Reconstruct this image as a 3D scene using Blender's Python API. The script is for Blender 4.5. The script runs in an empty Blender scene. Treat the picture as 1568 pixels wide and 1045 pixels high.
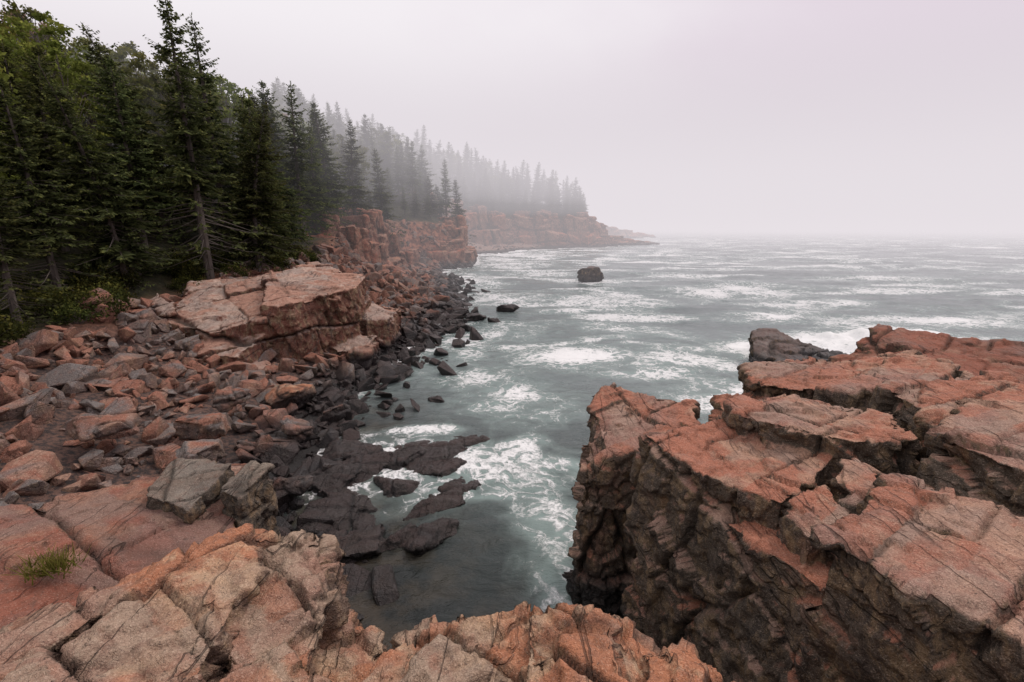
import bpy, bmesh, math, random, time
import numpy as np
from mathutils import Vector, Matrix, Euler
T0=time.time()
random.seed(7); rng=np.random.default_rng(7)
scene=bpy.context.scene
col=scene.collection
# ------------------------------------------------------------------ helpers
def hsh(ix,iy,iz,s=0):
    h=(ix.astype(np.int64)*374761393+iy.astype(np.int64)*668265263+iz.astype(np.int64)*1442695041+s*974634777)&0xffffffff
    h^=h>>13; h=(h*1274126177)&0xffffffff; h^=h>>16
    h=(h*1103515245+12345)&0xffffffff; h^=h>>15
    return h/4294967295.0
def vn(P,s=0):
    F=np.floor(P); f=P-F; f=f*f*(3-2*f); i=F.astype(np.int64)
    r=0
    for dx in (0,1):
        wx=f[:,0] if dx else 1-f[:,0]
        for dy in (0,1):
            wy=f[:,1] if dy else 1-f[:,1]
            for dz in (0,1):
                wz=f[:,2] if dz else 1-f[:,2]
                r=r+wx*wy*wz*hsh(i[:,0]+dx,i[:,1]+dy,i[:,2]+dz,s)
    return r*2-1
def fbm(P,o=4,s=0,g=.5):
    a=1;r=0;t=0
    for k in range(o):
        r=r+a*vn(P*(2.03**k)+17.3*k,s+k); t+=a; a*=g
    return r/t
def voro(P,s=0):
    F=np.floor(P).astype(np.int64); best=np.full(len(P),9e9); C=np.zeros_like(P); ids=np.zeros_like(F)
    for dx in (-1,0,1):
        for dy in (-1,0,1):
            for dz in (-1,0,1):
                c=F+np.array([dx,dy,dz])
                q=np.stack([c[:,0]+hsh(c[:,0],c[:,1],c[:,2],s+1),c[:,1]+hsh(c[:,0],c[:,1],c[:,2],s+2),c[:,2]+hsh(c[:,0],c[:,1],c[:,2],s+3)],1)
                d=((P-q)**2).sum(1); m=d<best
                best[m]=d[m]; C[m]=q[m]; ids[m]=c[m]
    return C,ids
def sstep(a,b,x):
    t=np.clip((x-a)/(b-a),0,1); return t*t*(3-2*t)
def build_mesh(name,V,F,smooth=True,attrs=None):
    V=np.asarray(V,dtype=np.float32); F=np.asarray(F,dtype=np.int32)
    me=bpy.data.meshes.new(name); k=F.shape[1]
    me.vertices.add(len(V)); me.vertices.foreach_set('co',V.ravel())
    me.loops.add(F.size); me.loops.foreach_set('vertex_index',F.ravel())
    me.polygons.add(len(F)); me.polygons.foreach_set('loop_start',np.arange(0,F.size,k,dtype=np.int32))
    me.polygons.foreach_set('loop_total',np.full(len(F),k,dtype=np.int32))
    me.polygons.foreach_set('use_smooth',np.full(len(F),smooth))
    me.update(calc_edges=True); me.validate()
    if attrs:
        for n,a in attrs.items():
            at=me.attributes.new(n,'FLOAT','POINT'); at.data.foreach_set('value',np.asarray(a,dtype=np.float32))
    return me
def add_obj(name,me,mat=None,parent=None,loc=(0,0,0),rot=(0,0,0),sc=(1,1,1)):
    ob=bpy.data.objects.new(name,me); col.objects.link(ob)
    if mat and not me.materials: me.materials.append(mat)
    ob.location=loc; ob.rotation_euler=rot; ob.scale=sc
    if parent: ob.parent=parent
    return ob
# ------------------------------------------------------------------ node helper
class G:
    def __init__(s,mat):
        mat.use_nodes=True; s.nt=mat.node_tree; s.nt.nodes.clear()
    def n(s,t,**p):
        x=s.nt.nodes.new(t)
        for k,v in p.items(): setattr(x,k,v)
        return x
    def set(s,sock,v):
        if isinstance(v,bpy.types.NodeSocket): s.nt.links.new(v,sock)
        else:
            if isinstance(v,tuple) and len(v)==3 and sock.type=='RGBA': v=(*v,1)
            sock.default_value=v
    def noise(s,vec,scale,detail=4,rough=.55,dist=0,out=0):
        x=s.n('ShaderNodeTexNoise'); s.set(x.inputs['Vector'],vec); s.set(x.inputs['Scale'],scale)
        x.inputs['Detail'].default_value=detail; x.inputs['Roughness'].default_value=rough; x.inputs['Distortion'].default_value=dist
        return x.outputs[out]
    def math(s,op,a,b=0.0,clamp=False):
        x=s.n('ShaderNodeMath',operation=op,use_clamp=clamp); s.set(x.inputs[0],a); s.set(x.inputs[1],b); return x.outputs[0]
    def mr(s,v,a,b,c=0.0,d=1.0,smooth=True):
        x=s.n('ShaderNodeMapRange'); x.interpolation_type='SMOOTHSTEP' if smooth else 'LINEAR'
        s.set(x.inputs[0],v); s.set(x.inputs[1],a); s.set(x.inputs[2],b); s.set(x.inputs[3],c); s.set(x.inputs[4],d); return x.outputs[0]
    def mix(s,f,a,b,blend='MIX'):
        x=s.n('ShaderNodeMix',data_type='RGBA',blend_type=blend); s.set(x.inputs[0],f); s.set(x.inputs[6],a); s.set(x.inputs[7],b); return x.outputs[2]
    def attr(s,name):
        x=s.n('ShaderNodeAttribute',attribute_name=name); return x.outputs['Fac']
    def coord(s,out='Object'): return s.n('ShaderNodeTexCoord').outputs[out]
    def scale(s,vec,v):
        x=s.n('ShaderNodeVectorMath',operation='MULTIPLY'); s.set(x.inputs[0],vec); x.inputs[1].default_value=v; return x.outputs[0]
    def mapping(s,vec,rot,sc):
        mp=s.n('ShaderNodeMapping'); s.set(mp.inputs[0],vec); mp.inputs['Rotation'].default_value=rot; mp.inputs['Scale'].default_value=sc; return mp.outputs[0]
    def warp(s,vec,scale,amt,detail=3):
        nz=s.noise(vec,scale,detail,.55,0,1)
        x=s.n('ShaderNodeVectorMath',operation='MULTIPLY_ADD'); s.set(x.inputs[0],nz); x.inputs[1].default_value=(amt,amt,amt); s.set(x.inputs[2],vec); return x.outputs[0]
    def sep(s,vec):
        x=s.n('ShaderNodeSeparateXYZ'); s.set(x.inputs[0],vec); return x.outputs
    def bump(s,h,strength,dist,normal=None):
        x=s.n('ShaderNodeBump'); s.set(x.inputs['Height'],h); x.inputs['Strength'].default_value=strength; x.inputs['Distance'].default_value=dist
        if normal: s.set(x.inputs['Normal'],normal)
        return x.outputs[0]
    def out(s,sh,vol=None):
        o=s.n('ShaderNodeOutputMaterial')
        if sh: s.nt.links.new(sh,o.inputs[0])
        if vol: s.nt.links.new(vol,o.inputs[1])
    def bsdf(s,color,rough=.8,normal=None,spec=.5,**kw):
        b=s.n('ShaderNodeBsdfPrincipled'); s.set(b.inputs['Base Color'],color); s.set(b.inputs['Roughness'],rough)
        s.set(b.inputs['Specular IOR Level'],spec)
        if normal: s.set(b.inputs['Normal'],normal)
        for k,v in kw.items(): s.set(b.inputs[k],v)
        return b.outputs[0]
def rock_material(name,warm=(.53,.215,.135),tan=(.60,.35,.24),grey=(.34,.28,.25),side=(.13,.105,.082),side_amt=.95,wetz=1.1,fine=1.0,greyamt=.25,redamt=.5,jscale=1.,rotz=.4):
    m=bpy.data.materials.new(name); g=G(m); c=g.coord('Object')
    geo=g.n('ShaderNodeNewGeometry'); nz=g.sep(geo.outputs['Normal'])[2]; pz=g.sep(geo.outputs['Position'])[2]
    crack=g.attr('crack'); cell=g.attr('cell')
    n1=g.noise(c,.55,4,.6,.5); n2=g.noise(c,1.7,5,.62,.6); n3=g.noise(c,5.5,5,.7,.3)
    def joint(rz,sc,w,tilt):
        v=g.noise(g.mapping(c,(tilt,.1,rz),(sc*1.5,sc*.16,sc*1.1)),1.,3,.45,.0)
        return g.mr(g.math('ABSOLUTE',g.math('SUBTRACT',v,.5)),w*.25,w,1,0)
    jm=g.mr(n2,.46,.58)
    j1=g.math('MULTIPLY',joint(rotz,1.*jscale,.0075,.3),g.mr(n1,.38,.58,.1,.8)); j2=g.math('MULTIPLY',joint(rotz+1.45,1.2*jscale,.007,-.2),jm)
    jt=g.math('MAXIMUM',j1,g.math('MULTIPLY',j2,.5))
    a=g.mix(g.mr(g.math('ADD',g.math('MULTIPLY',n2,.75),g.math('MULTIPLY',cell,.3)),.45-.15*redamt+.1,.62),warm,tan)
    a=g.mix(g.math('MULTIPLY',g.mr(g.math('ADD',n1,g.math('MULTIPLY',cell,.25)),.55,.75),greyamt*2,True),a,grey)
    a=g.mix(g.math('MULTIPLY',g.mr(n3,.46,.66),.42),a,(.23,.12,.085))
    a=g.mix(g.math('MULTIPLY',g.mr(g.noise(c,2.2,6,.75,1.2),.53,.7),.5),a,(.16,.115,.09))
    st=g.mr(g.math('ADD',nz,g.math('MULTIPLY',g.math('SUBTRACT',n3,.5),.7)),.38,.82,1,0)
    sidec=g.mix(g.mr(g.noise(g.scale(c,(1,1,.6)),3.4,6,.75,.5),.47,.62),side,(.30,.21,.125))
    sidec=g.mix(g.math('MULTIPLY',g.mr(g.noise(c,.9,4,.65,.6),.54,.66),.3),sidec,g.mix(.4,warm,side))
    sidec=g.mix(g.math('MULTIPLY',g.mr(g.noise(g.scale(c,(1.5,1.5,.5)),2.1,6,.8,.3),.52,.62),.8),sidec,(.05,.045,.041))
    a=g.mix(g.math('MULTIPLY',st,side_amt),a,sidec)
    v=g.n('ShaderNodeTexVoronoi'); g.set(v.inputs['Vector'],c); v.inputs['Scale'].default_value=95*fine
    sp=g.sep(v.outputs['Color'])[0]
    a=g.mix(g.math('MULTIPLY',g.mr(sp,.0,1.,1,0,False),.5),a,g.mix(1,a,(.45,.40,.38),'MULTIPLY'))
    a=g.mix(g.math('MULTIPLY',g.mr(sp,.85,.95),.22),a,(.68,.52,.41))
    a=g.mix(g.math('MULTIPLY',g.mr(g.noise(c,26*fine,3,.75),.6,.7),.6),a,(.045,.04,.038))
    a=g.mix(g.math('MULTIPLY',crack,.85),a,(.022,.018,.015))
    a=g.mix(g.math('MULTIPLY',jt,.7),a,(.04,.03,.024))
    wet=g.mr(g.math('ADD',pz,g.math('MULTIPLY',g.math('SUBTRACT',n1,.5),2.2)),wetz-.35,wetz+.45,1,0)
    dark=g.mix(n3,(.013,.013,.014),(.05,.046,.046))
    a=g.mix(g.math('MULTIPLY',wet,.93),a,dark)
    rough=g.mr(wet,0,1,.85,.3)
    h=g.math('ADD',g.math('MULTIPLY',g.noise(c,3.2,6,.72,.2),1.0),g.math('MULTIPLY',g.noise(c,22*fine,3,.75),.30))
    h=g.math('SUBTRACT',h,g.math('MULTIPLY',jt,.5))
    b=g.bump(h,1.,.13)
    g.out(g.bsdf(a,rough,b,.3)); return m
def rock_disp(P,N,S=1.,seed=0,amp=1.,rot=20,sp=(1.7,1.15,.75),vox=.04,chip=1.):
    W=np.stack([vn(P*.55/S,seed+1),vn(P*.55/S,seed+2),vn(P*.55/S,seed+3)],1)*.22*S
    W=W+np.stack([vn(P*2.7/S,seed+1),vn(P*2.7/S,seed+2),vn(P*2.7/S,seed+3)],1)*.035*S
    Q=P+W; r=math.radians(rot)
    A=np.array([[math.cos(r),math.sin(r),.18],[-math.sin(r),math.cos(r),.25],[.12,-.16,1.]])
    U=Q@A.T
    def joints(sc,sd,wm=1.):
        s=np.array(sp)*S*sc
        u=U/s
        u2=u[:,2]+.35*vn(P*.35/S,sd+9); k2=np.floor(u2)
        u0=u[:,0]+hsh(k2,k2*0,k2*0,sd)*3; k0=np.floor(u0)
        u1=u[:,1]+hsh(k2,k0,k2*0,sd+1)*2; k1=np.floor(u1)
        fr=np.stack([u0-k0,u1-k1,u2-k2],1)
        e=(.5-np.abs(fr-.5))*s
        op=np.stack([hsh(np.round(u0),k2,k2*0,sd+4),hsh(np.round(u1),k0,k2,sd+5),hsh(np.round(u2),k2*0,k2*0,sd+6)],1)
        w=np.maximum((.01+.032*op**2)*S,.75*vox)*wm
        cr=(np.exp(-(e/w)**2)*(.05+.95*op**1.5)).max(1)
        return hsh(k0,k1,k2,sd+3)-.5,cr,hsh(k0,k1,k2,sd+8)
    o1,c1,h1=joints(1.,seed+10); o2,c2,h2=joints(.37,seed+40)
    def facets(sz,sd):
        Pw=P/(sz*S)+.25*np.stack([vn(P*1.3/(sz*S),sd+50),vn(P*1.3/(sz*S),sd+51),vn(P*1.3/(sz*S),sd+52)],1)
        C,ids=voro(Pw,sd); rv=np.stack([hsh(ids[:,0],ids[:,1],ids[:,2],sd+10+i)-.5 for i in range(3)],1)
        return ((Pw-C)*rv).sum(1)+.25*(hsh(ids[:,0],ids[:,1],ids[:,2],sd+14)-.5)
    fac=facets(.8,seed+70); fac2=facets(.3,seed+90); fac3=facets(.13,seed+120)
    mask=sstep(-.1,.4,vn(P*.8/S,seed+6))
    side=1-.55*np.clip(N[:,2],0,1)
    D=S*amp*(.32*o1*side-.17*c1+.13*o2*side*mask-.06*c2*mask+.36*fac*side+chip*(.18*fac2*side+.055*fac3*side)+.06*fbm(P*1.3/S,4,seed+5)+.025*fbm(P*6/S,4,seed+7,.65))
    return P+N*D[:,None], np.clip(c1+.5*c2*mask,0,1), h1*.6+h2*.4
def prism(poly,zb=-1.,exp=.25):
    n=len(poly); c=np.mean([[p[0],p[1]] for p in poly],0)
    V=[(p[0],p[1],p[2]) for p in poly]+[(p[0]+(p[0]-c[0])*exp*.4,p[1]+(p[1]-c[1])*exp*.4,zb) for p in poly]
    a=sum(poly[i][0]*poly[(i+1)%n][1]-poly[(i+1)%n][0]*poly[i][1] for i in range(n))
    F=[tuple(range(n)),tuple(range(2*n-1,n-1,-1))]+[(i,i+n,(i+1)%n+n,(i+1)%n) for i in range(n)]
    if a<0: F=[tuple(reversed(f)) for f in F]
    return V,F
def hull_rock(seed,s=(1,1,1),n=14,bev=.06,sub=0):
    r=np.random.default_rng(seed); p=r.uniform(-1,1,(n,3)); p/=(np.abs(p)**4).sum(1)[:,None]**.25; p*=r.uniform(.8,1.05,(n,1)); p*=np.array(s)
    bm=bmesh.new(); [bm.verts.new(q) for q in p]
    o=bmesh.ops.convex_hull(bm,input=bm.verts)
    bmesh.ops.delete(bm,geom=list({v for v in o['geom_interior']+o['geom_unused'] if isinstance(v,bmesh.types.BMVert)}),context='VERTS')
    bmesh.ops.dissolve_limit(bm,angle_limit=.25,verts=bm.verts,edges=bm.edges)
    if bev: bmesh.ops.bevel(bm,geom=list(bm.edges),offset=bev,segments=1,affect='EDGES',profile=.5)
    bmesh.ops.triangulate(bm,faces=bm.faces)
    if sub:
        bmesh.ops.subdivide_edges(bm,edges=bm.edges,cuts=sub,use_grid_fill=True)
        bmesh.ops.triangulate(bm,faces=bm.faces)
    bmesh.ops.recalc_face_normals(bm,faces=bm.faces)
    V=np.array([v.co[:] for v in bm.verts]); F=np.array([[v.index for v in f.verts] for f in bm.faces]); bm.free()
    return V,F
def rock_mass(name,blocks,voxel,mat,S=1.,seed=0,amp=1.,rot=20,sp=(1.7,1.15,.75),parent=None,chip=1.):
    V=[];F=[]
    for b in blocks:
        v,f=b; k=len(V); V+= [tuple(x) for x in v]; F+=[tuple(int(i)+k for i in q) for q in f]
    me=bpy.data.meshes.new('t'); me.from_pydata(V,[],F); ob=bpy.data.objects.new('t',me); col.objects.link(ob)
    md=ob.modifiers.new('r','REMESH'); md.mode='VOXEL'; md.voxel_size=voxel
    dg=bpy.context.evaluated_depsgraph_get(); dg.update(); m2=bpy.data.meshes.new_from_object(ob.evaluated_get(dg))
    bpy.data.objects.remove(ob); bpy.data.meshes.remove(me)
    n=len(m2.vertices); P=np.empty(n*3,dtype=np.float32); m2.vertices.foreach_get('co',P); P=P.reshape(-1,3).astype(float)
    N=np.empty(n*3,dtype=np.float32); m2.vertices.foreach_get('normal',N); N=N.reshape(-1,3).astype(float)
    P2,cr,ce=rock_disp(P,N,S,seed,amp,rot,sp,voxel,chip)
    m2.vertices.foreach_set('co',P2.astype(np.float32).ravel())
    m2.polygons.foreach_set('use_smooth',np.full(len(m2.polygons),True))
    for k,a in (('crack',cr),('cell',ce)):
        at=m2.attributes.new(k,'FLOAT','POINT'); at.data.foreach_set('value',a.astype(np.float32))
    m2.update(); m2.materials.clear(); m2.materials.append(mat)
    ob=add_obj(name,m2,None,parent); print(name,n,round(time.time()-T0,1)); return ob
# ------------------------------------------------------------------ terrain function
LAND=np.array([(-3,6),(-4.2,8),(-5.2,10),(-6.4,11.5),(-6.9,15.4),(-7.7,20.7),(-7.2,26),(-7,32.7),(-5.9,43),(-7,52),(-8.6,63),(-13,78),(-15,90),(-10,98),(-8.5,108),(-10,120),(-13,140),(-6,152),(3,165),(12,180),(20,191),(30,198),(40,205),(48,218),(50,232),(44,250),(36,275),(50,330),(92,385),(120,410),(118,430),(80,450),(0,500),(-200,600),(-500,500),(-500,-100),(60,-100),(60,-30),(20,-5),(6,0),(3,2),(-1,4)],float)
def land_dist(X,Y):
    d=np.full(X.shape,1e9); ins=np.zeros(X.shape,bool); n=len(LAND)
    for i in range(n):
        a=LAND[i]; b=LAND[(i+1)%n]; e=b-a
        t=np.clip(((X-a[0])*e[0]+(Y-a[1])*e[1])/(e@e),0,1)
        d=np.minimum(d,np.hypot(X-a[0]-t*e[0],Y-a[1]-t*e[1]))
        c=((a[1]>Y)!=(b[1]>Y))&(X<(b[0]-a[0])*(Y-a[1])/(b[1]-a[1]+1e-12)+a[0]); ins^=c
    return np.where(ins,d,-d)
def bw_of(Y): return np.interp(Y,[0,10,45,60,75,92,100,112,125,140,155,185,198,206,240],[3,8,9,9,7,3,1,2.5,8,12,19,20,12,4,3])
def hc_of(Y): return np.interp(Y,[0,20,40,60,90,105,125,160,200,235,250,300,400],[3,4.2,5,7.6,9,9.5,12,14,12.0,10,7,8,4])
def ground_z(X,Y,d=None):
    if d is None: d=land_dist(X,Y)
    b=bw_of(Y); H=hc_of(Y); bt=np.minimum(.33*b,2.8)
    z=np.where(d<0,np.maximum(-5,d*.35),0)
    z=z+bt*np.clip(d/b,0,1)+(H-bt)*sstep(0,1,(d-b)/4.)
    hill=np.clip(d-b-5,0,None); sl=np.interp(Y,[0,60,95,125,190,215,260],[.42,.34,.34,.55,.65,.45,.06])
    z=z+sl*40*(1-np.exp(-hill/40))*1.35
    P=np.stack([X.ravel()*.12,Y.ravel()*.12,X.ravel()*0],1)
    z=z+fbm(P,4,3).reshape(X.shape)*np.where(d>0,np.clip(d*.15,0,1.3),.5)
    return z
# ------------------------------------------------------------------ materials
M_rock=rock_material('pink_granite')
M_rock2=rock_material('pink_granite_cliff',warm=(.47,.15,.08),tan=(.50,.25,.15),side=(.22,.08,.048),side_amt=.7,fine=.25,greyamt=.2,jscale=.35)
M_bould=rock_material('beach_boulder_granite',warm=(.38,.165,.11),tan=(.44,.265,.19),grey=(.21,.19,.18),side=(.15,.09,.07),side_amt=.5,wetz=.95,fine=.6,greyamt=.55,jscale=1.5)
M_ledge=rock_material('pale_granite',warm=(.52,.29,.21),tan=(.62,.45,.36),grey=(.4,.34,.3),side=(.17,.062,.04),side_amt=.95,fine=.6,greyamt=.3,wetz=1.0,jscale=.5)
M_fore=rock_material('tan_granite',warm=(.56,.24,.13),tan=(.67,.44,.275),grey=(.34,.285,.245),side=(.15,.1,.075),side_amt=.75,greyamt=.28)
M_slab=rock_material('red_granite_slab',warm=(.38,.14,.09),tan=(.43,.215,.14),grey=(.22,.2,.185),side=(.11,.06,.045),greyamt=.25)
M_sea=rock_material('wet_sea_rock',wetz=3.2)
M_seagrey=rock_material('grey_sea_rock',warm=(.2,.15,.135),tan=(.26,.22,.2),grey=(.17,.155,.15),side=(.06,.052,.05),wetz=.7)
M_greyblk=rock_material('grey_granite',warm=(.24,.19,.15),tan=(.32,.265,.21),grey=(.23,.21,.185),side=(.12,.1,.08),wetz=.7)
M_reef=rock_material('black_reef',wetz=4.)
# ------------------------------------------------------------------ ground sheet
def axis(segs):
    o=[]
    for a,b,s in segs: o+=list(np.arange(a,b,s))
    return np.array(o+[segs[-1][1]],float)
gx=axis([(-6000,-500,700),(-500,-140,18),(-140,-60,4),(-60,10,.6),(10,80,1.2),(80,180,5),(180,500,40),(500,6000,700)])
gy=axis([(-6000,-200,700),(-200,-20,20),(-20,0,2),(0,70,.6),(70,280,1.6),(280,620,10),(620,1000,60),(1000,6000,700)])
XX,YY=np.meshgrid(gx,gy); D=land_dist(XX,YY); ZZ=ground_z(XX,YY,D)
def grid_faces(ny,nx):
    i=np.arange(ny-1)[:,None]*nx+np.arange(nx-1)[None]; i=i.ravel(); return np.stack([i,i+1,i+nx+1,i+nx],1)
m=bpy.data.materials.new('forest_floor_and_beach'); g=G(m); c=g.coord()
fl=g.attr('forest'); peb=g.attr('pebble'); n=g.noise(c,1.2,6,.65,.4); n2=g.noise(c,6,5,.7)
soil=g.mix(g.mr(n,.4,.65),(.03,.028,.014),(.06,.05,.022)); soil=g.mix(g.mr(n2,.5,.7),soil,(.05,.07,.02))
rk=g.mix(n,(.12,.06,.045),(.2,.12,.09)); rk=g.mix(g.mr(n2,.4,.6),rk,(.04,.03,.028))
pz=g.sep(g.n('ShaderNodeNewGeometry').outputs['Position'])[2]
rk=g.mix(g.mr(pz,3.,4.5),rk,g.mix(g.mr(n,.4,.6),(.13,.055,.035),(.36,.15,.09)))
rk=g.mix(g.math('MULTIPLY',peb,g.mr(pz,3,4,1,0)),rk,g.mix(n2,(.22,.13,.10),(.36,.24,.19)))
rk=g.mix(g.mr(g.math('ADD',pz,n),.9,1.6,1,0),rk,(.03,.027,.026))
g.out(g.bsdf(g.mix(fl,rk,soil),.9,g.bump(g.math('ADD',n,g.math('MULTIPLY',n2,.4)),1,.3)))
forest=sstep(2.5,5.5,(D-bw_of(YY))+fbm(np.stack([XX.ravel()*.3,YY.ravel()*.3,XX.ravel()*0],1),3,8).reshape(XX.shape)*2)
add_obj('ground',build_mesh('ground',np.stack([XX.ravel(),YY.ravel(),ZZ.ravel()],1),grid_faces(len(gy),len(gx)),True,{'forest':forest.ravel(),'pebble':sstep(120,140,YY).ravel()}),m)
# ------------------------------------------------------------------ rock masses near
R=[prism([(2.4,7.2,3.9),(2.75,5.8,4.1),(3.2,4.0,4.4),(3.65,2.6,4.6),(4.2,0,4.8),(12,0,5),(12,8,4.9),(9,10,4.5),(5.2,9.6,4.2),(4.6,8.2,3.9),(3.9,8.2,3.3)],-1.5,.05),
 prism([(1.35,8.0,3.4),(1.8,7.75,3.85),(3.4,7.8,4.35),(3.85,9.1,4.4),(2.15,9.9,4.5),(1.75,9.3,4.25)],-1.5,.2),
 prism([(2.2,7.1,4.65),(2.75,5.9,4.55),(3.4,5.05,4.65),(4.75,6.0,4.85),(3.75,7.5,4.65)],-1.5,.1),
 prism([(3.85,7.55,5.0),(3.8,6.95,5.0),(4.75,5.75,5.15),(5.5,5.6,5.25),(5.9,6.6,5.25),(4.9,7.8,5.1)],1,.0),
 prism([(5.6,10.4,4.85),(5.0,9,4.9),(5.9,7.6,5.2),(8.2,7.0,5.5),(8.8,9.6,5.4)],-1.5,.1),
 prism([(3.05,3.85,5.05),(3.6,2.6,5.15),(3.9,1.8,5.2),(5.2,2.0,5.4),(5.0,4.1,5.3),(4.4,4.7,5.25)],-1.5,.1),
 prism([(5.3,5.2,5.5),(5.3,2,5.7),(8,1,6),(9,5,5.8),(6.8,6.2,5.65)],0,.0),
 prism([(3.35,4.95,4.75),(3.25,4.3,4.65),(3.85,4.45,4.8),(4.0,5.2,4.9)],1,.0),
 prism([(4.1,5.25,4.95),(3.95,4.6,4.9),(4.5,4.9,5.0),(4.6,5.55,5.0)],1,.0),
 prism([(6.2,7.25,5.45),(5.9,5.7,5.4),(7.5,5.7,5.7),(8,7.1,5.65)],1,.0),
 prism([(4.0,8.2,4.4),(5.0,8,4.75),(5.3,9.2,4.65),(4.6,9.3,4.5)],-1,.0)]
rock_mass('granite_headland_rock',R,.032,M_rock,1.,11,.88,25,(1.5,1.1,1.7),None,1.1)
rock_mass('granite_point_rock',[prism([(10.5,13.5,2.6),(12,11.5,3.6),(16,9.5,4.6),(18,11,4.6),(16,15,4.2),(13.5,16.5,4.5),(11.5,16,3.0)],-1.5,.15)],.07,M_slab,1.3,31,.8,40,(1.7,1.2,.8))
Fg=[prism([(-5,1,6.0),(-6,-4,6.3),(4,-4,6.3),(2.5,.8,5.9)],0,.0),
 prism([(-1.0,3.3,4.5),(-2,1,4.8),(2.2,1,4.8),(1.95,2.6,4.5),(1.4,3.0,4.55),(.7,3.4,4.6),(.1,3.55,4.6)],0,.1),
 prism([(.15,3.35,4.75),(.0,2.2,4.75),(.85,2.2,4.75),(.85,3.3,4.72)],0,.1),
 prism([(1.05,3.0,4.7),(1.0,2.2,4.7),(1.6,2.2,4.7),(1.6,2.8,4.65)],0,.1),
 prism([(-.75,3.35,4.62),(-.8,2.6,4.7),(-.15,2.6,4.7),(-.1,3.45,4.65)],0,.1),
 prism([(-4.7,2.5,4.85),(-5,1,5.2),(-3.6,1.1,5.2),(-3.5,2.6,4.95),(-3.35,3.7,4.85)],0,.1),
 prism([(-3.3,3.75,4.92),(-3.4,2.6,5.0),(-3.5,1.1,5.2),(-2,1.2,5.1),(-2.25,2.5,4.85),(-2.4,3.6,4.9),(-2.75,4.12,4.97)],0,.1),
 prism([(-2.7,4.15,4.78),(-2.3,3.2,4.72),(-2.1,2.2,4.75),(-1.5,2.5,4.5),(-1.7,3.6,4.6),(-2.05,4.3,4.82)],0,.1),
 prism([(-2.1,3.9,4.2),(-1.5,2.8,4.3),(-.95,3.0,4.25),(-1.3,3.7,4.1)],0,.2)]
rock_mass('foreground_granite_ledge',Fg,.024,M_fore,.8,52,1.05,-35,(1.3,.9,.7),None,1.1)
rock_mass('tilted_granite_slab',[prism([(-9,5,3.9),(-8,3.2,4),(-5.6,4.2,3.45),(-4.5,6.7,3.0),(-5.9,8.3,3.2),(-7.3,8.1,3.3)],0,.05)],.05,M_slab,1.2,63,.7,60)
rock_mass('grey_granite_block',[prism([(-6.7,8.2,3.6),(-6.3,6.9,3.6),(-5.4,6.7,3.45),(-5.4,8.0,3.6)],1.5,.0),prism([(-5.2,8.2,3.6),(-5.2,7.2,3.5),(-4.75,7.0,3.45),(-4.6,7.9,3.6)],1.5,.0)],.035,M_greyblk,.6,66,.5,30)
K=[prism([(-8.9,26,4.75),(-9.5,30,5.0),(-14,33,5.7),(-14.5,27,5.2),(-12.3,22.3,4.25),(-11,22.6,4.35)],-.5,.0),
 prism([(-12.2,22.2,3.7),(-14.3,27,4.8),(-13.9,32.5,5.3),(-19,27,4.9),(-18,23,3.5),(-14.6,21.4,3.1)],-.5,.0),
 prism([(-12.9,20.4,2.2),(-12.1,22.6,3.1),(-14.7,22.3,3.0),(-15,20.4,2.3)],0,.1),
 prism([(-15.2,20.0,2.1),(-14.8,21.8,2.7),(-17.4,22,2.9),(-17.2,20.4,2.3)],0,.1),
 prism([(-13.6,19.9,1.5),(-12.8,21.5,1.8),(-11.4,21.9,1.5),(-12.0,20.4,1.2)],0,.1),
 prism([(-7.9,28,2.5),(-7.9,32,2.5),(-10,31,3.2),(-9.6,26.6,2.6)],-.5,.1),
 prism([(-8.2,24.4,1.4),(-8.0,26.5,1.8),(-9.6,26,2.0),(-9.8,24.2,1.5)],-.5,.1),
 prism([(-18,22.2,3.6),(-17.2,23.2,4.0),(-19.5,25,4.6),(-20,23,3.6)],0,.05)]
rock_mass('granite_shore_ledge',K,.07,M_ledge,1.8,77,.75,35,(1.5,1.1,1.3))
# reef + sea rocks
rf=[]
for i,(x,y,sx,sy,h,rz) in enumerate([(-3.4,15.3,2.4,1.1,.30,.2),(-1.9,15.9,1.2,.6,.22,.5),(-4.9,13.6,1.9,1.3,.42,.8),(-3.2,12.9,1.6,1.2,.34,.3),(-2.1,10.5,.9,.65,.42,.9),(-5.0,11.4,1.3,.9,.4,.2),(-3.8,11.5,1.3,.9,.3,1.2),(-2.2,13.9,1.4,.8,.22,.1),(-5.9,15,1.4,1.,.5,.1),(-2.9,14.4,1.5,.9,.3,-.3),(-4.1,14.4,1.4,.8,.38,.6),(-4.9,12.4,1.1,.8,.42,-.4),(-4.1,10.2,1.1,.8,.36,.4),(-5.8,13.2,1.1,.9,.5,.9),(-2.5,11.9,1.3,.7,.3,.5),(-3.2,10.7,1.2,.8,.36,-.5),(-1.6,12.9,1.0,.6,.2,.8)]):
    v,f=hull_rock(100+i,(sx,sy,.45),12,0); c_,s_=math.cos(rz),math.sin(rz)
    v=v@np.array([[c_,s_,0],[-s_,c_,0],[0,0,1]])+np.array([x,y,h-.42]); rf.append((v,f))
rock_mass('black_reef',rf,.05,M_reef,.8,88,.7,10,(1.4,1.,.5))
rock_mass('surf_rock',[prism([(13.6,25,.7),(14.5,24.3,.9),(20,26,.5),(20.8,27.4,.3),(16.5,28.4,1.7),(14.7,27.3,2.0)],-1.5,.15)],.09,M_seagrey,1.8,91,.8,20)
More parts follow.
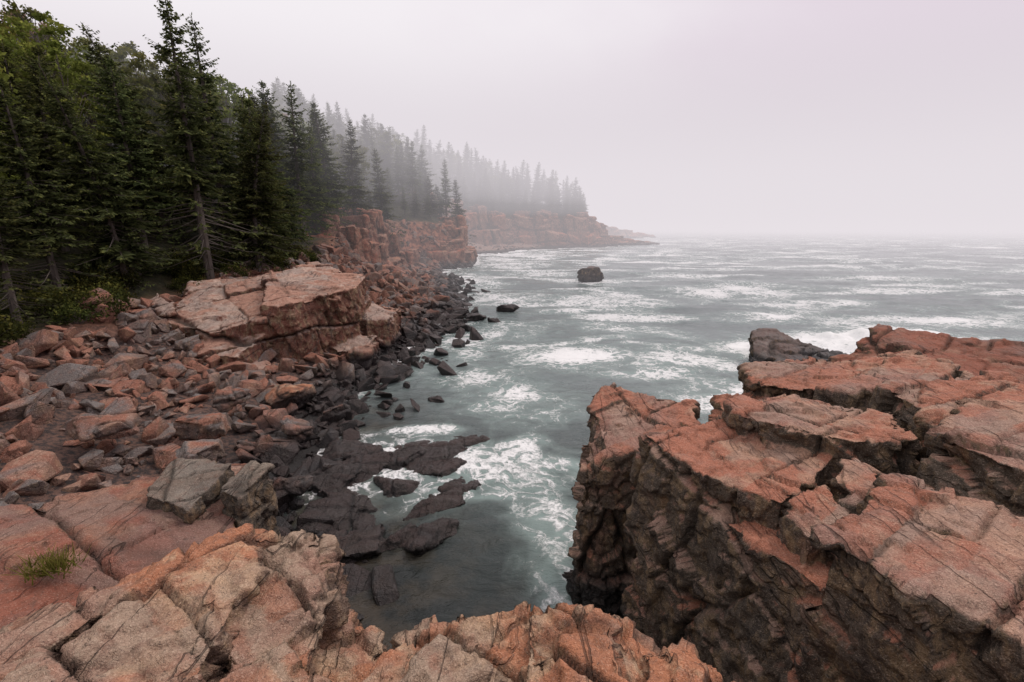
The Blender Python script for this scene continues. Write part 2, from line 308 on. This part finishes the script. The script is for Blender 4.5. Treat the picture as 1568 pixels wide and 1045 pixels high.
for i,(x,y,s,h) in enumerate([(12.4,71,2.3,2.5),(-.5,44,1.15,.9),(-3.2,40,1.1,.7),(-1.6,39.2,.7,.45),(-4.9,42,1.2,.8),(-5.0,38,1.0,.6),(-3.6,20.3,.45,.3),(-4.2,37,.8,.4),(-5.2,47,1.2,.8)]):
    v,f=hull_rock(130+i,(s,s*.75,h*.8),13,0); v=v+np.array([x,y,h*.25])
    rock_mass('sea_rock',[(v,f)],max(.06,s*.06),M_sea if i else M_seagrey,max(.6,s*.6),140+i,.8)
for i,(x,y,z,s,rz) in enumerate([(-9.2,17.9,1.1,(1.1,.75,.55),.3),(-7.9,15.4,.9,(.6,.7,.6),.8),(-6.5,12.0,.7,(.75,.5,.35),.5),(-9.8,13.4,1.9,(.95,.6,.4),.2),(-11.5,12,2.5,(1.0,.7,.35),-.3),(-8.9,11.6,1.8,(.8,.5,.5),.9),(-7.4,10.6,1.5,(.7,.5,.5),.2),(-10.3,15.6,2.0,(.7,.5,.4),1.1),(-7.3,17.4,.5,(.6,.45,.45),.7)]):
    v,f=hull_rock(200+i,s,15,0); c_,s_=math.cos(rz),math.sin(rz)
    v=v@np.array([[c_,s_,0],[-s_,c_,0],[0,0,1]])+np.array([x,y,z])
    rock_mass('boulder',[(v,f)],.05,M_fore if i==0 else M_bould,.8,220+i,.5)
# ------------------------------------------------------------------ cliffs
def cliff_blocks(pts,seed,w=3.,depth=7.,zb=-1.,step=.35,back=1.6,jit=.9):
    r=np.random.default_rng(seed); out=[]; pts=np.array(pts,float)
    for a,b in zip(pts[:-1],pts[1:]):
        L=np.hypot(*(b-a)[:2]); k=max(1,int(L/w)); t=(b-a)[:2]/L; nrm=np.array([-t[1],t[0]])
        for i in range(k):
            p=a+(b-a)*((i+r.uniform(.3,.7))/k); ww=w*r.uniform(.45,.8)
            for row in range(3):
                off=nrm*(row*back+r.uniform(-jit,jit)); z=p[2]*( .42+.25*row if row<2 else 1.08)*r.uniform(.8,1.08)
                if row==1: z=p[2]*r.uniform(.6,.98)
                dd=depth*r.uniform(.8,1.1); c0=p[:2]+off
                q=[c0-t*ww,c0+t*ww,c0+t*ww*.9+nrm*dd,c0-t*ww*.9+nrm*dd]
                q=[x+r.uniform(-.35,.35,2) for x in q]
                out.append(prism([(x[0],x[1],z+r.uniform(-step,step)) for x in q],zb,.12))
    return out
rock_mass('shore_cliff',cliff_blocks([(-21.5,43,6.8),(-18.0,52,8.0),(-16.0,61,8.6)],1,2.6,6),.16,M_rock2,2.,301,.9,15,(1.3,1.3,2.2))
rock_mass('shore_cliff',cliff_blocks([(-16.2,65,9.),(-17.8,75,9.4),(-19.2,86,9.6),(-19,92,9.6)],2,3,7),.2,M_rock2,2.3,302,.9,15,(1.3,1.3,2.2))
rock_mass('shore_cliff',cliff_blocks([(-20,91,8.4),(-14,95.5,8.6),(-9.3,99,9.2),(-8.6,109,9.2)],3,3.5,8,-1,.6),.22,M_rock2,2.6,303,1.,15,(1.3,1.3,2.4))
rock_mass('cove_cliff',cliff_blocks([(-12,114,12),(-19,128,15),(-23,142,16),(-23,156,17),(-15,172,15),(-7,182,17),(1,190,13),(10,195,15)],4,5,10,-1,1.4,2.2,2),.38,M_rock2,3.6,304,1.1,15,(1.6,1.3,2.))
rock_mass('headland_cliff',cliff_blocks([(12,193,16),(22,197,14)],5,5,11,-1,1.4,2.5,2)+cliff_blocks([(24,199,12.5),(33,201,15),(41,208,12)],15,4.5,11,-1,1.5,3,2)+cliff_blocks([(44,213,12.5),(48,225,9),(45,244,7)],25,5,9,-1,1.2,2.5,2),.38,M_rock2,3.4,305,1.2,15,(1.6,1.3,1.6))
rock_mass('headland_reef',cliff_blocks([(42,211,7),(52,222,4.5),(64,232,2.2),(76,238,.8)],6,4,6,-1,.5,1.6,1.5),.35,M_rock2,2.5,306,.9)
rock_mass('distant_point_rock',cliff_blocks([(62,335,10),(90,380,8),(112,405,4.5),(128,415,1.5)],7,9,14),.9,M_rock2,6,307,.9)
# ------------------------------------------------------------------ boulder field (one mesh)
var=[hull_rock(400+i,(1,random.uniform(.6,.9),random.uniform(.4,.75)),random.choice([9,10,12,14]),.045) for i in range(18)]
def scatter(pos,size,seed,name,mat):
    r=np.random.default_rng(seed); Vs=[];Fs=[];A=[];k=0
    for p,s in zip(pos,size):
        v,f=var[r.integers(len(var))]; M=Euler((r.normal(0,.6),r.normal(0,.6),r.uniform(0,6.28))).to_matrix()
        q=(v*s*r.uniform(.8,1.2,3))@np.array(M).T+p; Vs.append(q);Fs.append(f+k);A.append(np.full(len(v),r.uniform()));k+=len(v)
    V=np.concatenate(Vs);F=np.concatenate(Fs);A=np.concatenate(A)
    V=V+np.stack([vn(V*2.5,s_) for s_ in (1,2,3)],1)*.03
    add_obj(name,build_mesh(name,V,F,False,{'cell':A,'crack':A*0}),mat); print(name,len(V))
n=12500; X=rng.uniform(-24,-2,n); Y=rng.uniform(5,100,n); d=land_dist(X,Y); b=bw_of(Y)
ok=(d>-1.5)&(d<b+3.5)&(rng.uniform(0,1,n)<np.interp(Y,[5,30,60,100],[1,1,.6,.4])); X,Y,d=X[ok],Y[ok],d[ok]
s=np.clip(np.exp(rng.normal(-1.35,.52,len(X))),.10,.8)*np.interp(Y,[0,30,90],[.9,1.15,1.9])
Z=ground_z(X,Y,d)+s*.3
scatter(np.stack([X,Y,Z],1),s,5,'boulder_beach',M_bould)
n=1900; X=rng.uniform(-10,2,n); Y=rng.uniform(15,80,n); d=land_dist(X,Y); ok=(d<.8)&(d>-4.5)&(rng.uniform(0,1,n)<np.exp(-np.clip(-d,0,9)/1.6)); X,Y,d=X[ok],Y[ok],d[ok]
s=rng.uniform(.22,.7,len(X))*np.interp(Y,[10,60],[.8,1.5]); scatter(np.stack([X,Y,s*rng.uniform(-.25,.45,len(X))],1),s,9,'wet_shore_boulders',M_sea)
n=900; X=rng.uniform(-22,30,n); Y=rng.uniform(112,205,n); d=land_dist(X,Y); ok=(d>-1)&(d<bw_of(Y)+2); X,Y,d=X[ok],Y[ok],d[ok]
s=rng.uniform(.2,.8,len(X)); scatter(np.stack([X,Y,ground_z(X,Y,d)+.1*s],1),s,6,'cove_boulders',M_bould)
# ------------------------------------------------------------------ trees
def tube(pts,rad,sides=7):
    pts=np.array(pts,float);V=[];F=[]
    for i,p in enumerate(pts):
        t=pts[min(i+1,len(pts)-1)]-pts[max(i-1,0)]; t/=np.linalg.norm(t)+1e-9
        a=np.cross(t,[0.3,.9,.2]); a/=np.linalg.norm(a)+1e-9; bb=np.cross(t,a)
        for k in range(sides):
            th=6.28318*k/sides; V.append(p+rad[i]*(a*math.cos(th)+bb*math.sin(th)))
    for i in range(len(pts)-1):
        for k in range(sides):
            F.append((i*sides+k,i*sides+(k+1)%sides,(i+1)*sides+(k+1)%sides,(i+1)*sides+k))
    return V,F
def tree_mesh(name,TV,TF,LV,LF,tint,mats):
    nt=len(TV); V=np.concatenate([np.array(TV),LV]); F=np.concatenate([np.array(TF),LF+nt])
    me=build_mesh(name,V,F,False,{'tint':np.concatenate([np.zeros(nt),tint])})
    for m_ in mats: me.materials.append(m_)
    mi=np.zeros(len(F),np.int32); mi[len(TF):]=1; me.polygons.foreach_set('material_index',mi); return me
mb=bpy.data.materials.new('bark'); g=G(mb); c=g.coord(); nn=g.noise(g.scale(c,(6,6,1)),2,4,.7)
g.out(g.bsdf(g.mix(nn,(.05,.04,.033),(.17,.14,.12)),.9))
def leafmat(name,dark,mid,tip,hv=.35):
    m=bpy.data.materials.new(name); g=G(m); t=g.attr('tint'); oi=g.n('ShaderNodeObjectInfo').outputs['Random']
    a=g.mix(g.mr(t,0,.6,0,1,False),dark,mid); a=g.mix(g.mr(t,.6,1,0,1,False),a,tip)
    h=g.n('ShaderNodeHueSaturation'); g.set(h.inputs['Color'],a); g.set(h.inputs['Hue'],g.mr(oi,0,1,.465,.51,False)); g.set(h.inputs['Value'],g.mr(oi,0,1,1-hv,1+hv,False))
    d=g.n('ShaderNodeBsdfDiffuse'); g.set(d.inputs[0],h.outputs[0]); tr=g.n('ShaderNodeBsdfTranslucent'); g.set(tr.inputs[0],h.outputs[0])
    mx=g.n('ShaderNodeMixShader'); mx.inputs[0].default_value=.25; g.nt.links.new(d.outputs[0],mx.inputs[1]); g.nt.links.new(tr.outputs[0],mx.inputs[2]); g.out(mx.outputs[0]); return m
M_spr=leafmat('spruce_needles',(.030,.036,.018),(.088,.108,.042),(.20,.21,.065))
M_lf=leafmat('broadleaf',(.06,.08,.02),(.17,.205,.045),(.34,.34,.085))
M_shr=leafmat('shrub_leaves',(.016,.02,.009),(.045,.055,.017),(.17,.17,.04))
M_red=leafmat('autumn_leaves',(.08,.04,.022),(.21,.10,.05),(.33,.18,.08))
def spruce(seed,h=14.,lowbare=.12,ragged=.35,wid=.19):
    r=np.random.default_rng(seed); bend=r.normal(0,.02,2)
    tp=[(bend[0]*h*(t**2)*3,bend[1]*h*(t**2)*3,h*t) for t in np.linspace(0,1,9)]; rad=[.017*h*(1-t)**.8+.012 for t in np.linspace(0,1,9)]
    TV,TF=tube(tp,rad,7); LV=[];TI=[]
    z=.06*h
    while z<h*.985:
        t=z/h; prof=(1-t)**.75*min(1,.45+t*2.2)
        nb=r.integers(3,7)if t>.1 else 3
        a0=r.uniform(0,6.28); lvl=np.clip(r.normal(1,.22),.5,1.4)
        for k in range(nb):
            a=a0+6.283*k/nb+r.normal(0,.25); L=h*wid*prof*lvl*np.clip(r.normal(1,ragged),.3,1.6)+.12
            bare = t<lowbare or (t<.35 and r.uniform()<.25)
            e0=np.interp(t,[0,.3,.7,1],[-.25,-.12,.15,.7])+r.normal(0,.08)
            m=max(4,int(L/.11)); tt=np.linspace(.0,1,m+1)
            hd=np.array([math.cos(a),math.sin(a),0.]); sd=np.array([-math.sin(a),math.cos(a),0.])
            cx=bend[0]*h*(t**2)*3; cy=bend[1]*h*(t**2)*3
            zz=L*(math.tan(e0)*tt-.28*tt**1.6+.22*tt**3)
            pts=np.array([cx,cy,z])+hd*(L*tt)[:,None]+np.array([0,0,1.])*zz[:,None]
            if L>.5:
                v,f=tube(pts[::max(1,m//3)],np.linspace(.012+.008*L,.004,len(pts[::max(1,m//3)])),3); kk=len(TV); TV+=v; TF+=[tuple(i+kk for i in q) for q in f]
            st=.12 if not bare else .6
            for j in range(m+1):
                u=tt[j]
                if u<st*r.uniform(.5,1.3): continue
                if bare and r.uniform()<.6: continue
                for sg in (-1,1,0):
                    if sg==0 and r.uniform()<.4: continue
                    l=(.30*L*(1-u)**.8+.13)*r.uniform(.6,1.25); an=r.uniform(.6,1.1)
                    dv=hd*math.cos(an)+sd*sg*math.sin(an) if sg else hd*.5+sd*r.normal(0,.3)
                    dv=dv+np.array([0,0,r.uniform(-.55,.05) if sg else r.uniform(-.8,.5)]); dv/=np.linalg.norm(dv)
                    w=np.cross(dv,[0,0,1.]); w/=np.linalg.norm(w)+1e-9; w=w+np.array([0,0,r.normal(0,.7)]); w/=np.linalg.norm(w)
                    wd=r.uniform(.035,.075)+.05*l
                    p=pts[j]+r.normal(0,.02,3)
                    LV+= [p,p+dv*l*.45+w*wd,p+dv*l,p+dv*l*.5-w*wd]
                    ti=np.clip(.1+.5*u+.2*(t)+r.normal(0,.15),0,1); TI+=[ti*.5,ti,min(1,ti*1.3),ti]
        z+=r.uniform(.15,.30)*h/14
    for q in range(10):
        p=np.array([tp[-1][0],tp[-1][1],h-.06*q]); a=r.uniform(0,6.28); dv=np.array([math.cos(a)*.5,math.sin(a)*.5,.7]); w=np.array([-math.sin(a),math.cos(a),0])*.03
        LV+=[p,p+dv*.12+w,p+dv*.28,p+dv*.12-w]; TI+=[.4,.6,.8,.6]
    LV=np.array(LV); LF=np.arange(len(LV)).reshape(-1,4)
    return tree_mesh('spruce',TV,TF,LV,LF,np.array(TI),[mb,M_spr])
def broadleaf(seed,h=11.,mat=None,ncl=75,leaf=.13,wide=.3):
    r=np.random.default_rng(seed); TV,TF=tube([(0,0,0),(.1,.1,h*.3),(-.1,.1,h*.6),(0,0,h*.85)],[.16,.12,.08,.03],7); LV=[];TI=[]
    for k in range(ncl):
        t=r.uniform(.25,1.); R=h*wide*math.sin(math.pi*min(1,(t-.12)*1.05))**.6*r.uniform(.35,1.1) if t<.98 else .2
        a=r.uniform(0,6.28); c=np.array([R*math.cos(a),R*math.sin(a),h*t])
        v,f=tube([(0,0,h*max(.15,t-.3)),c*np.array([.5,.5,1])-np.array([0,0,.1*h*.6]),c],[.045,.025,.008],4); kk=len(TV); TV+=v;TF+=[tuple(i+kk for i in q) for q in f]
        cr=r.uniform(.45,1.0)*h*.085; n=int(70*r.uniform(.7,1.3))
        o=r.normal(0,1,(n,3)); o/=np.linalg.norm(o,axis=1)[:,None]; o*=cr*r.uniform(.3,1.05,(n,1)); o[:,2]*=.65
        tb=r.uniform(.25,.75)
        for q in o:
            u=r.normal(0,1,3);u/=np.linalg.norm(u); w=np.cross(u,r.normal(0,1,3)); w/=np.linalg.norm(w); s_=leaf*r.uniform(.6,1.4)
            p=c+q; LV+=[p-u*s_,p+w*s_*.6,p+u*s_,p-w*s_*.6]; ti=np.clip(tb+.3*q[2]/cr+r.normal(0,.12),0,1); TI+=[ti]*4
    LV=np.array(LV); return tree_mesh('broadleaf',TV,TF,LV,np.arange(len(LV)).reshape(-1,4),np.array(TI),[mb,mat or M_lf])
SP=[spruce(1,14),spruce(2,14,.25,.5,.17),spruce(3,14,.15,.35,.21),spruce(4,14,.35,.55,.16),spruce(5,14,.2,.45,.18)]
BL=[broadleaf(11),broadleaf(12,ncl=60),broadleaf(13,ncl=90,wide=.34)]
RD=broadleaf(14,mat=M_red)
print('trees',round(time.time()-T0,1))
def gz(x,y): return float(ground_z(np.array([float(x)]),np.array([float(y)]))[0])
edge=[(-19.8,30,15.8,3),(-22.6,37,16.5,1),(-18.8,34,11.5,2),(-21.2,47.5,14.8,1),(-21.8,57,15,4),(-22,66,15,1),(-20.8,39,13.5,2),(-21,77,16,3),(-20.5,18.5,8.5,3),(-22.5,22.5,10,4),(-26,27,11,4),(-22,26,11,2),(-23,15,8,1),(-24.5,31,12,4),(-19.8,36.5,12.5,4),(-22.5,44,12.5,0),(-23,54,12.5,2),(-24,61,14,3),(-12.5,111,16,3),(-15,108,13,1),(-26,35,14,2),(-24,50,14,4),(-20.6,42.5,12,2),(-21.5,52,11.5,0)]
placed=[]
for x,y,h,k in edge:
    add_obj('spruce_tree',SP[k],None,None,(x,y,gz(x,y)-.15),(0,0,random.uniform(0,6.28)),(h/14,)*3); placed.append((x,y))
E=bpy.data.objects.new('spruce_forest',None); col.objects.link(E)
E2=bpy.data.objects.new('broadleaf_woods',None); col.objects.link(E2)
cand=np.stack([rng.uniform(-130,65,9500),rng.uniform(6,262,9500)],1); dd=land_dist(cand[:,0],cand[:,1]); zz=ground_z(cand[:,0],cand[:,1],dd)
cnt=0
gridp={}
def near(x,y,r):
    i,j=int(x//3),int(y//3)
    for a in (-1,0,1):
        for b_ in (-1,0,1):
            for q in gridp.get((i+a,j+b_),()):
                if (q[0]-x)**2+(q[1]-y)**2<r*r: return True
    return False
for p in placed: gridp.setdefault((int(p[0]//3),int(p[1]//3)),[]).append(p)
for (x,y),d_,z_ in zip(cand,dd,zz):
    b_=float(bw_of(y)); mn=b_+(4.8 if y<36 else (6.3 if y<64 else 4.8))
    if d_<mn or d_>mn+(48 if y<80 else 36) or x<-1.6*y-30: continue
    if y>180 and x>.155*y: continue
    if near(x,y,2.6): continue
    gridp.setdefault((int(x//3),int(y//3)),[]).append((x,y)); cnt+=1
    bl=(d_>mn+7 and y<85 and random.random()<.62) or (y<85 and random.random()<.06) or (y>=85 and d_>mn+12 and random.random()<.15)
    if bl:
        me=random.choice(BL) if random.random()<.94 else RD; s_=random.uniform(.8,1.2)
        add_obj('broadleaf',me,None,E2,(x,y,z_-.2),(0,0,random.uniform(0,6.28)),(s_,s_,s_))
    else:
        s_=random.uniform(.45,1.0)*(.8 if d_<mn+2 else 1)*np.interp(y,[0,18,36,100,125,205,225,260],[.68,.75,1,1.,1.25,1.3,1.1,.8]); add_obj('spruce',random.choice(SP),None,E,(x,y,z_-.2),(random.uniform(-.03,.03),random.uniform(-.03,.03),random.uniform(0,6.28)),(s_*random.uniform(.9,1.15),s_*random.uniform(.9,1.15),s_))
print('forest',cnt)
# shrubs
def shrub(seed,mat):
    r=np.random.default_rng(seed); TV=[];TF=[];LV=[];TI=[]
    for k in range(26):
        a=r.uniform(0,6.28); R=r.uniform(.2,1.)*.9; c=np.array([R*math.cos(a),R*math.sin(a),r.uniform(.25,1.)*(1.15-.6*R)])
        v,f=tube([(0,0,0),c*.5+np.array([0,0,.1]),c],[.02,.012,.005],4); kk=len(TV);TV+=v;TF+=[tuple(i+kk for i in q) for q in f]
        for j in range(55):
            p=c+r.normal(0,.16,3); u=r.normal(0,1,3);u/=np.linalg.norm(u); w=np.cross(u,r.normal(0,1,3)); w/=np.linalg.norm(w); s_=.05*r.uniform(.6,1.5)
            LV+=[p-u*s_,p+w*s_*.6,p+u*s_,p-w*s_*.6]; TI+=[np.clip(.3+.4*(p[2])+r.normal(0,.15),0,1)]*4
    LV=np.array(LV); return tree_mesh('shrub',TV,TF,LV,np.arange(len(LV)).reshape(-1,4),np.array(TI),[mb,mat])
SH=[shrub(31,M_shr),shrub(32,M_shr),shrub(33,M_shr)]
n=0
for i in range(2000):
    y=random.uniform(9,42); x=random.uniform(-32,-12); d_=float(land_dist(np.array([x]),np.array([y]))[0]); b_=float(bw_of(y))
    if b_+3.<d_<b_+7.5:
        s_=random.uniform(.6,1.3); add_obj('shrub',SH[n%3],None,None,(x,y,gz(x,y)-.1),(0,0,random.uniform(0,6)),(s_,s_,s_)); n+=1
        if n>70: break
def tuft(name,loc,n=90,l=.22,mat=M_shr,spread=.2):
    r=np.random.default_rng(5); V=[];T=[]
    for i in range(n):
        b=np.array([r.normal(0,spread),r.normal(0,spread*.6),0]); d=np.array([r.normal(0,.5),r.normal(0,.5),1.]); d/=np.linalg.norm(d); w=np.cross(d,r.normal(0,1,3)); w=w/np.linalg.norm(w)*.008; L=l*r.uniform(.5,1.2)
        V+=[b-w,b+w,b+d*L+np.array([d[0],d[1],0])*L*.3+w*.2,b+d*L+np.array([d[0],d[1],0])*L*.3-w*.2]; T+=[.4,.4,1,1]
    V=np.array(V); me=build_mesh(name,V,np.arange(len(V)).reshape(-1,4),False,{'tint':T}); add_obj(name,me,mat,None,loc)
tuft('grass_tuft',(-6.2,5.2,3.55),260,.24,M_lf,.16)
# ------------------------------------------------------------------ water
th=np.linspace(math.radians(-8),math.radians(188),640); rr=np.concatenate([np.geomspace(1.5,5500,950)])
TH,RR=np.meshgrid(th,rr); WX=(RR*np.cos(TH)).ravel(); WY=(RR*np.sin(TH)-3).ravel()
wd=-land_dist(WX,WY)
P3=np.stack([WX,WY,WX*0],1)
foam=np.zeros(len(WX))
def patch(x,y,a,b_,rot,s):
    global foam
    c_,s_=math.cos(rot),math.sin(rot); u=((WX-x)*c_+(WY-y)*s_)/a; v=(-(WX-x)*s_+(WY-y)*c_)/b_
    foam=np.maximum(foam,s*np.exp(-(u*u+v*v)**1.2))
for q in [(-3.5,17.0,1.8,.6,.1,1.15),(3.8,28.5,4.6,3.6,.3,1.08),(-.3,14.6,2.6,1.2,.9,.9),(.9,10.8,1.2,2.8,0,.80),(.2,20.5,3.2,3.4,.4,.80),(26,31,10,5.,.1,1.5),(18,29.8,5,2.5,.1,1.45),(30,60,14,8,.5,.98),(33,50,9,4,.2,.92),(41,40,9,4,0,.98),(5,82,9,6,.2,.88),(12,71,7,5,0,.95),(11,21,4,3,.3,1.1),(10,36,6,3,-.4,.8),(-1,36,5,5,.2,.76),(0,52,8,6,.2,.85),(-7,72,6,15,.1,1.05),(0,105,14,14,0,.9),(2,145,14,18,0,1.),(65,240,24,10,.1,1.1),(80,300,60,20,.1,.9),(18,88,8,4,.3,.85),(60,75,16,5,.1,.9),(6,45,6,1.6,.3,.92),(14,50,6,2.4,.5,.9),(1.1,8.8,1.0,1.6,0,.74),(24,24,8,3.5,.1,1.35),(50,60,8,3,.1,.95),(24,42,7,3,.1,.9),(-1.5,24,3,3,.3,.76),(8,25,4,2,0,.82),(-3.5,31,2.5,7,.0,.78)]: patch(*q)
bulge=sstep(1.05,1.45,foam)
warp=np.stack([vn(P3*.12,61),vn(P3*.12,62),P3[:,2]],1)*3
st=fbm((P3+warp)*np.array([.10,.28,1]),4,60); st2=fbm((P3+warp*1.6)*np.array([.035,.08,1]),5,65,.62); st3=fbm((P3+warp*4)*np.array([.014,.035,1]),5,69,.65)
foam=foam*(.85+.55*fbm(P3*.5,4,71,.6))
foam=np.maximum(foam,sstep(-.2,.48,st)*.80)
far=sstep(45,120,WY)*(1-.45*sstep(250,700,WY)); foam=np.maximum(foam,far*np.maximum(sstep(0,.5,st2),sstep(.12,.55,st3))*(.88+.35*vn(P3*.2,99)))
shore=np.exp(-np.clip(wd,0,None)/2.8)*sstep(18,32,WY)*1.35+np.exp(-np.clip(wd,0,None)/.6)*.7*(WY>12)
foam=np.maximum(foam,shore*(.8+.5*fbm(P3*.6,3,77)))
calm=sstep(13,8,WY)*sstep(1.2,-.6,WX); foam*=1-.8*calm
WZ=.14*fbm(P3*np.array([.22,.4,1]),4,80)+.6*sstep(16,60,WY)*fbm(P3*np.array([.06,.16,1]),5,85,.55)+.06*foam+1.1*bulge*(.5+fbm(P3*.7,4,90,.6))
shal=sstep(6,0,wd)*sstep(24,15,WY); openw=sstep(8,26,WY)
m=bpy.data.materials.new('sea_water'); g=G(m); c=g.coord()
f=g.attr('foam'); sh=g.attr('shallow'); ow=g.attr('open')
cv=g.warp(c,.35,1.6)
def ridge(scale,det,k):
    n_=g.noise(cv,scale,det,.55,.4); return g.math('SUBTRACT',1.,g.math('MULTIPLY',g.math('ABSOLUTE',g.math('SUBTRACT',n_,.5)),k),True)
r1=ridge(1.5,4,8); r2=ridge(.45,4,7); r3=g.noise(c,5,4,.7)
Pp=g.math('ADD',g.math('ADD',g.math('MULTIPLY',r1,.42),g.math('MULTIPLY',r2,.30)),g.math('MULTIPLY',r3,.45))
mask=g.mr(g.math('ADD',Pp,f),1.12,1.48)
brk=g.mr(g.noise(c,9,3,.7),.36,.56)
mask=g.math('MULTIPLY',mask,g.math('ADD',g.math('MULTIPLY',brk,.65),g.mr(f,.5,1.1,.35,.9)),True)
aer=g.mr(g.math('ADD',f,g.math('MULTIPLY',r2,.25)),.2,.9)
deep=g.mix(ow,(.038,.050,.048),(.15,.18,.178))
deep=g.mix(sh,deep,g.mix(g.mr(g.noise(c,.9,4,.6),.4,.6),(.016,.016,.015),(.05,.038,.026)))
wc=g.mix(g.math('MULTIPLY',aer,g.math('SUBTRACT',1.,g.math('MULTIPLY',sh,.8))),deep,(.24,.31,.29))
wcol=g.mix(mask,wc,(.84,.84,.83))
cs=g.scale(c,(.65,1.3,1))
hgt=g.math('ADD',g.math('MULTIPLY',g.noise(cs,1.3,6,.6,.4),1.),g.math('MULTIPLY',g.noise(cs,.25,3,.5,.3),2.))
nb=g.bump(g.math('ADD',hgt,g.math('MULTIPLY',mask,.2)),1.,.2)
g.out(g.bsdf(wcol,g.mr(mask,0,1,.14,.8),nb,.5,IOR=1.33))
me=build_mesh('sea',np.stack([WX,WY,WZ],1),grid_faces(len(rr),len(th)),True,{'foam':np.clip(foam,0,1.3),'shallow':shal,'open':openw})
add_obj('sea',me,m)
# ------------------------------------------------------------------ fog banks (absorbing volumes, emission stands in for scattered daylight)
def fog(name,b0,b1,dens,colr):
    bm=bmesh.new(); bmesh.ops.create_cube(bm,size=1); me=bpy.data.meshes.new(name); bm.to_mesh(me); bm.free()
    mm=bpy.data.materials.new(name); g=G(mm)
    ab=g.n('ShaderNodeVolumeAbsorption'); ab.inputs['Color'].default_value=(0,0,0,1); ab.inputs['Density'].default_value=dens
    em=g.n('ShaderNodeEmission'); em.inputs[0].default_value=(*colr,1); em.inputs[1].default_value=dens
    ad=g.n('ShaderNodeAddShader'); g.nt.links.new(ab.outputs[0],ad.inputs[0]); g.nt.links.new(em.outputs[0],ad.inputs[1]); g.out(None,ad.outputs[0])
    b0=np.array(b0);b1=np.array(b1); add_obj(name,me,mm,None,tuple((b0+b1)/2),(0,0,0),tuple(b1-b0))
fog('sea_fog',(-700,42,-6),(5200,5400,34),.0030,(.80,.75,.785))
fog('low_cloud',(-690,48,13),(5190,5390,58),.0022,(.78,.73,.77))
fog('low_cloud',(-680,60,18),(5180,5380,62),.0032,(.78,.73,.77))
# ------------------------------------------------------------------ world + sun
w=bpy.data.worlds.new('World'); scene.world=w; w.use_nodes=True; nt=w.node_tree; nt.nodes.clear()
class GW(G):
    def __init__(s,nt): s.nt=nt
g=GW(nt)
SE,SR=math.radians(52),math.radians(60)
sky=g.n('ShaderNodeTexSky',sky_type='NISHITA'); sky.sun_disc=False; sky.sun_elevation=SE; sky.sun_rotation=SR
b1=g.n('ShaderNodeBackground'); g.set(b1.inputs[0],sky.outputs[0]); b1.inputs[1].default_value=.08
d=g.coord('Generated'); s3=g.sep(d); nz=g.noise(g.scale(d,(1,1,2.5)),1.6,5,.5,.3)
fx=g.mr(g.math('ADD',s3[0],g.math('MULTIPLY',g.math('SUBTRACT',nz,.5),1.1)),-.1,.75)
cc=g.mix(fx,(.97,.93,.955),(.74,.625,.72))
band=g.math('MULTIPLY',g.mr(s3[2],.02,.16,0,1),g.mr(s3[2],.16,.36,1,0))
cc=g.mix(g.math('MULTIPLY',band,.6),cc,(.56,.49,.545))
b2=g.n('ShaderNodeBackground'); g.set(b2.inputs[0],cc); b2.inputs[1].default_value=1.05
mx=g.n('ShaderNodeMixShader'); mx.inputs[0].default_value=.95; nt.links.new(b1.outputs[0],mx.inputs[1]); nt.links.new(b2.outputs[0],mx.inputs[2])
o=g.n('ShaderNodeOutputWorld'); nt.links.new(mx.outputs[0],o.inputs[0])
sl=bpy.data.lights.new('sun','SUN'); sl.energy=1.4; sl.angle=math.radians(20); sl.color=(1,.93,.84); so=bpy.data.objects.new('sun',sl); col.objects.link(so)
sd=Vector((math.sin(SR)*math.cos(SE),math.cos(SR)*math.cos(SE),math.sin(SE))); so.rotation_euler=sd.to_track_quat('Z','Y').to_euler()
# ------------------------------------------------------------------ camera
cd=bpy.data.cameras.new('camera'); cd.lens=16; cd.sensor_width=36; cd.clip_end=12000; cd.clip_start=.05
co=bpy.data.objects.new('camera',cd); col.objects.link(co); co.location=(0,0,8); co.rotation_euler=(math.radians(90-13.9),0,0); scene.camera=co
scene.view_settings.view_transform='Standard'; scene.view_settings.look='None'; scene.view_settings.exposure=0
print('done',round(time.time()-T0,1))
